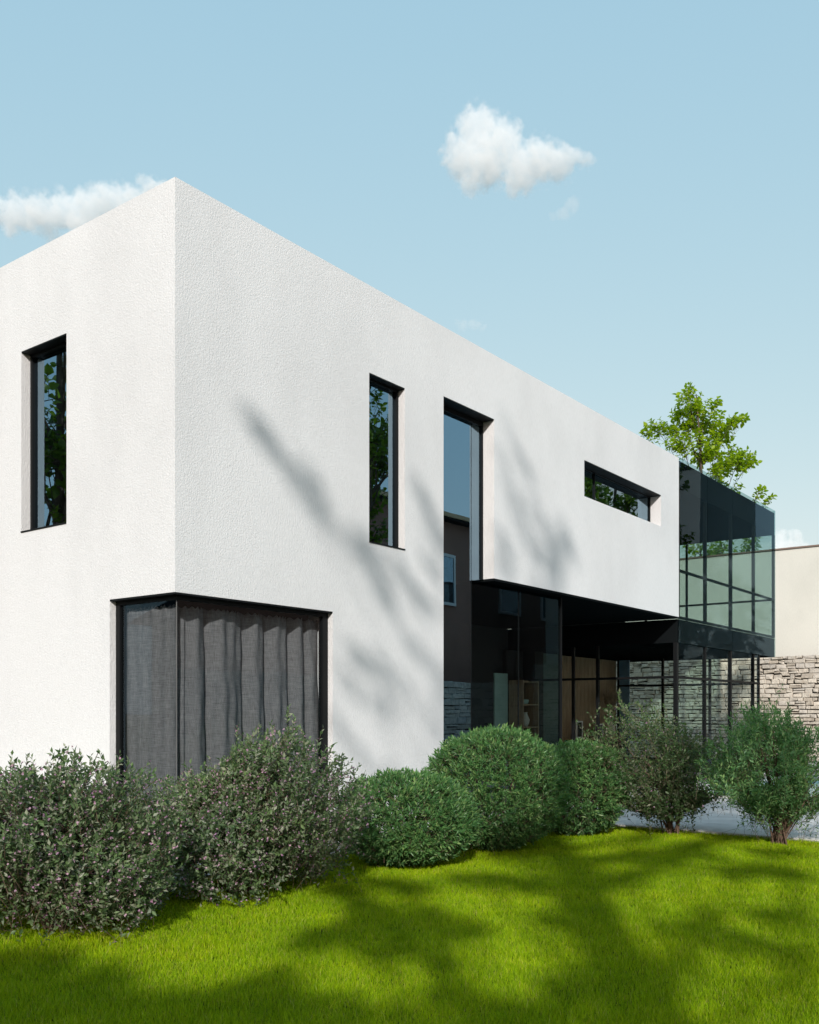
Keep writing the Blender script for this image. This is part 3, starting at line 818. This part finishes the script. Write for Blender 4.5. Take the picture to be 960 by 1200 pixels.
# trees behind and beside the viewpoint: their shadows fall on lawn and wall, their crowns show in the panes
def sh_at(px, py, side_depth, plane=None, h=None):
    """where, on the vertical plane `side_depth` behind the viewpoint, a leaf must hang to shade the point seen at (px, py)"""
    return None
def shade(side, depth, z, back):
    """point on the sun's ray through (side, depth, z) at depth `back`"""
    p0 = at(side, depth, z); k = (depth - back) / -(SUN[:2] @ FW)
    return p0 + SUN * k
def ground_px(px, py):
    d = 1122 * CAM[2] / (py - 835); return (px - 480) / 1122 * d, d, 0.0
def wall_px(px, py):
    q = px - 480; t = (1122 * 2.33 + q * 9.52) / (1122 * .604 - q * .797); d = 9.52 + .797 * t; return -2.33 + .604 * t, d, CAM[2] + (835 - py) / 1122 * d
BK = -3.2
cl = []
TE = math.tan(SUN_EL)
for (px, py, hw, hh) in ((20, 1128, 60, 18), (110, 1150, 60, 20), (195, 1180, 60, 16), (285, 1172, 50, 20), (325, 1156, 40, 16), (30, 1165, 60, 22), (120, 1185, 60, 18), (230, 1195, 60, 14), (330, 1190, 50, 14), (400, 1186, 55, 13), (-50, 1150, 60, 30), (465, 1192, 30, 8),
                         (400, 1086, 38, 14), (450, 1066, 48, 16), (452, 1106, 38, 8), (500, 1082, 38, 16), (420, 1042, 40, 12), (480, 1036, 40, 10), (540, 1086, 28, 9), (352, 1100, 20, 5),
                         (560, 1166, 45, 8), (620, 1172, 50, 10), (512, 1170, 24, 7), (600, 1193, 55, 6), (655, 1152, 22, 7), (650, 1078, 38, 7), (622, 1036, 28, 6), (560, 1030, 45, 6), (612, 1000, 55, 6), (700, 1025, 45, 5), (740, 1004, 36, 5),
                         (772, 1082, 38, 6), (812, 1070, 38, 4), (870, 1020, 55, 6), (920, 1022, 36, 4), (900, 1072, 55, 5), (925, 1113, 48, 6), (852, 1096, 18, 4), (800, 1001, 36, 4), (900, 998, 36, 4)):
    g_ = ground_px(px, py); a_ = hw * g_[1] / 1122; b_ = max(.06, hh * g_[1] ** 2 / 1683 * TE)
    cl.append((shade(*g_, BK + random.uniform(-.8, .8)), (a_, .12, b_), max(.07, (8 if py > 1125 and px < 410 or py > 1180 else 4.2) * a_ * b_ + .02)))
for (px, py, hw, hh) in ((300, 502, 16, 14), (345, 552, 28, 24), (385, 592, 38, 32), (422, 642, 42, 30), (470, 682, 42, 30), (500, 640, 30, 60), (490, 600, 20, 40), (425, 758, 34, 18), (455, 790, 42, 22), (432, 812, 30, 14), (500, 742, 26, 40), (505, 825, 22, 38), (432, 882, 42, 18),
                         (600, 540, 22, 46), (622, 600, 42, 48), (655, 642, 26, 40), (592, 620, 22, 56), (612, 662, 42, 20)):
    g_ = wall_px(px, py); a_ = hw * g_[1] / 1122 * 1.15; b_ = hh * g_[1] / 1122 * 1.3
    cl.append((shade(*g_, BK + random.uniform(-1, 1)), (a_, .3, b_), max(.05, .42 * a_ * b_)))
for (sd, dp, r, w) in ((3.8, 14.0, .8, .9), (5.0, 14.4, .8, .9), (4.4, 15.6, .9, 1.0), (6.0, 15.2, .9, 1.0), (7.0, 16.2, .9, .9)):
    cl.append((shade(sd, dp, 0, BK + random.uniform(-.6, .6)), (r, r, r * .8), w))
p1 = shade(*ground_px(744, 1190), BK); p2 = shade(*ground_px(656, 1004), BK)
tb = p1 + (p1 - p2) * (p1[2] / (p2[2] - p1[2])); tb[2] = 0
top = p2 + (p2 - p1) * ((14.5 - p2[2]) / (p2[2] - p1[2]))
tree('broadleaf_tree', tb, top, cl, 42, 'tall open-crowned tree behind the viewpoint that shades the lawn', 'leaf_dark', L=.15, W=.11, r0=.29, per=46, k=9, tw=.26, bend=.06, frame=np.array([[RT[0], RT[1], 0], [FW[0], FW[1], 0], [0, 0, 1]]))

def side_tree(base, h, rad, z0, seed, label, n=26, w=.8, **kw):
    g = np.random.default_rng(seed); cl = []
    for i in range(n):
        d = unit(g.normal(size=3)); c = np.array([base[0], base[1], (h + z0) / 2]) + d * np.array([rad, rad, (h - z0) / 2]) * g.uniform(.3, .95)
        cl.append((c, rad * g.uniform(.28, .42), w))
    tree('broadleaf_tree', (base[0], base[1], 0), (base[0], base[1], h * .9), cl, seed, label, 'leaf_dark', **kw)
side_tree(at(-9.4, 11.4), 9.8, 2.3, 3.0, 51, 'leafy tree on the lawn left of the white house, outside the frame', L=.15, W=.12, per=22, k=8, n=26)
side_tree(at(9.7, 14.4), 11.0, 1.8, 3.4, 52, 'slim leafy tree beside the boundary wall, nearest the viewpoint', L=.15, W=.12, per=24, k=8, n=26)
side_tree(at(15.7, 24.4), 10.6, 1.9, 3.0, 53, 'leafy tree between the pool and the boundary wall, outside the frame', L=.16, W=.13, per=34, k=9)

# ================================================================== CLOUDS (real volumes, far beyond the houses)
def m_cloud(name, balls, k, dens, edge):
    """vapour: a field of soft balls broken up by noise; k = metres per unit of ball radius"""
    t = NT(name); g = t.n('ShaderNodeNewGeometry'); pos = g.outputs['Position']
    wob = t.n('ShaderNodeTexNoise'); wob.inputs['Scale'].default_value = .05 / k; wob.inputs['Detail'].default_value = 2; t.l(pos, wob.inputs['Vector'])
    off = t.n('ShaderNodeVectorMath', operation='SUBTRACT'); t.l(wob.outputs['Color'], off.inputs[0]); off.inputs[1].default_value = (.5, .5, .5)
    sc = t.n('ShaderNodeVectorMath', operation='SCALE'); t.l(off.outputs[0], sc.inputs[0]); sc.inputs['Scale'].default_value = 26 * k
    ad = t.n('ShaderNodeVectorMath', operation='ADD'); t.l(pos, ad.inputs[0]); t.l(sc.outputs[0], ad.inputs[1])
    f = None
    for c, r in balls:
        dn = t.n('ShaderNodeVectorMath', operation='DISTANCE'); t.l(ad.outputs[0], dn.inputs[0]); dn.inputs[1].default_value = tuple(c)
        q = t.math('MULTIPLY_ADD', dn.outputs['Value'], -1 / r, 1.0)
        f = q if f is None else t.math('SMOOTH_MAX', f, q, .18)
    nz = t.noise(pos, .085 / k, 6, .66)
    nz = t.math('MULTIPLY_ADD', nz, edge, -edge * .56)
    e = t.math('ADD', f, nz)
    e = t.math('MULTIPLY', e, 3.2, clamp=True); e = t.math('MULTIPLY', e, e); e = t.math('MULTIPLY', e, dens / k)
    pv = t.n('ShaderNodeVolumePrincipled'); pv.inputs['Color'].default_value = (1, 1, 1, 1); pv.inputs['Anisotropy'].default_value = -.3
    t.l(e, pv.inputs['Density']); t.l(pv.outputs[0], t.out.inputs['Volume'])
    try: t.m.cycles.volume_step_rate = .4
    except Exception: pass
    return t.m
def cloud(blobs, depth, label, seed, dens=.042, edge=1.65, group='small fair-weather clouds'):
    g = np.random.default_rng(seed); mb = MB(); k = depth / 1122; balls = []
    for (px, py, r) in blobs:
        c = bp(px, py, depth + g.normal(0, r * .25) * k); balls.append((c, r * 1.42 * k))
        rr = r * 1.6 * k
        prof = [(max(1e-3, rr * math.sin(math.pi * i / 10)), -rr * math.cos(math.pi * i / 10)) for i in range(11)]
        mb.lathe(prof, c, 16)
    o = mb.build('cloud', m_cloud('cloud_vapour', balls, k, dens, edge))
    rm = o.modifiers.new('fuse', 'REMESH'); rm.mode = 'VOXEL'; rm.voxel_size = 3.0 * k
    tag(o, label, 'cloud', group)
    return o
cloud([(560, 152, 24), (543, 185, 22), (570, 190, 26), (590, 165, 20), (552, 212, 14), (612, 205, 20), (632, 188, 22), (655, 190, 18), (672, 190, 12), (688, 188, 10), (606, 188, 18), (600, 218, 11), (530, 165, 9)], 700, 'bright white puffy cloud standing alone high in the open sky', 1)
cloud([(-40, 250, 22), (-10, 248, 18), (18, 252, 20), (48, 250, 21), (75, 248, 20), (102, 246, 20), (125, 238, 20), (150, 240, 22), (172, 222, 12), (190, 225, 13), (60, 264, 14), (92, 262, 14)], 700, 'long white cloud partly hidden behind the left roof edge', 2)
cloud([(915, 640, 16), (932, 636, 10), (900, 652, 18), (948, 648, 10), (920, 655, 16)], 800, 'small white cloud just above the beige building', 3)
cloud([(543, 380, 8), (556, 382, 8), (566, 386, 5)], 700, 'faint tiny wisp of cloud above the middle of the roofline', 4, dens=.014, edge=1.5)
cloud([(672, 240, 8), (660, 247, 8), (648, 252, 5)], 700, 'faint tiny wisp of cloud under the puffy white cloud', 5, dens=.014, edge=1.5)

# ================================================================== LIGHT, SKY, CAMERA
w = bpy.data.worlds.new('World'); S.world = w; w.use_nodes = True
nt = w.node_tree; bg = nt.nodes['Background']; sky = nt.nodes.new('ShaderNodeTexSky'); sky.sky_type = 'NISHITA'
sky.sun_disc = False; sky.sun_elevation = SUN_EL
sky.sun_rotation = math.atan2(SUN[0], SUN[1])
sky.air_density = 1.0; sky.dust_density = 1.0; sky.ozone_density = 1.0; sky.altitude = 100
# the clear Nishita sky graded to the pale, even blue of a hazy bright day (per-channel compression of its range)
sp = nt.nodes.new('ShaderNodeSeparateColor'); cb = nt.nodes.new('ShaderNodeCombineColor'); nt.links.new(sky.outputs[0], sp.inputs[0])
for ch, (gm, k) in enumerate(((.46, 2.64), (.26, 3.71), (.13, 4.56))):
    pw = nt.nodes.new('ShaderNodeMath'); pw.operation = 'POWER'; pw.inputs[1].default_value = gm; nt.links.new(sp.outputs[ch], pw.inputs[0])
    ml = nt.nodes.new('ShaderNodeMath'); ml.operation = 'MULTIPLY'; ml.inputs[1].default_value = k; nt.links.new(pw.outputs[0], ml.inputs[0]); nt.links.new(ml.outputs[0], cb.inputs[ch])
nt.links.new(cb.outputs[0], bg.inputs[0]); bg.inputs[1].default_value = .10
sl_ = bpy.data.lights.new('sun', 'SUN'); sl_.energy = 2.85; sl_.angle = R(1.1); sl_.color = (1, .94, .875)
so = bpy.data.objects.new('sun', sl_); COL.objects.link(so)
so.rotation_euler = Vector(-SUN).to_track_quat('-Z', 'Y').to_euler()

cd = bpy.data.cameras.new('camera'); cam = bpy.data.objects.new('camera', cd); COL.objects.link(cam)
cam.location = CAM; yaw = math.atan2(FW[1], FW[0]) - math.pi / 2
cam.rotation_euler = (math.pi / 2, 0, yaw)
cd.sensor_fit = 'HORIZONTAL'; cd.sensor_width = 36; cd.lens = 36 * 1122 / 960; cd.shift_y = 235 / 960
cd.clip_start = .05; cd.clip_end = 3000
S.camera = cam
S.view_settings.view_transform = 'Standard'; S.view_settings.look = 'None'; S.view_settings.gamma = 1; S.view_settings.exposure = .5
S.view_settings.use_curve_mapping = False
S.cycles.use_denoising = True
S.cycles.volume_bounces = 24; S.cycles.max_bounces = 24; S.cycles.transparent_max_bounces = 24; S.cycles.glossy_bounces = 5; S.cycles.diffuse_bounces = 4
S.cycles.caustics_reflective = False; S.cycles.caustics_refractive = False
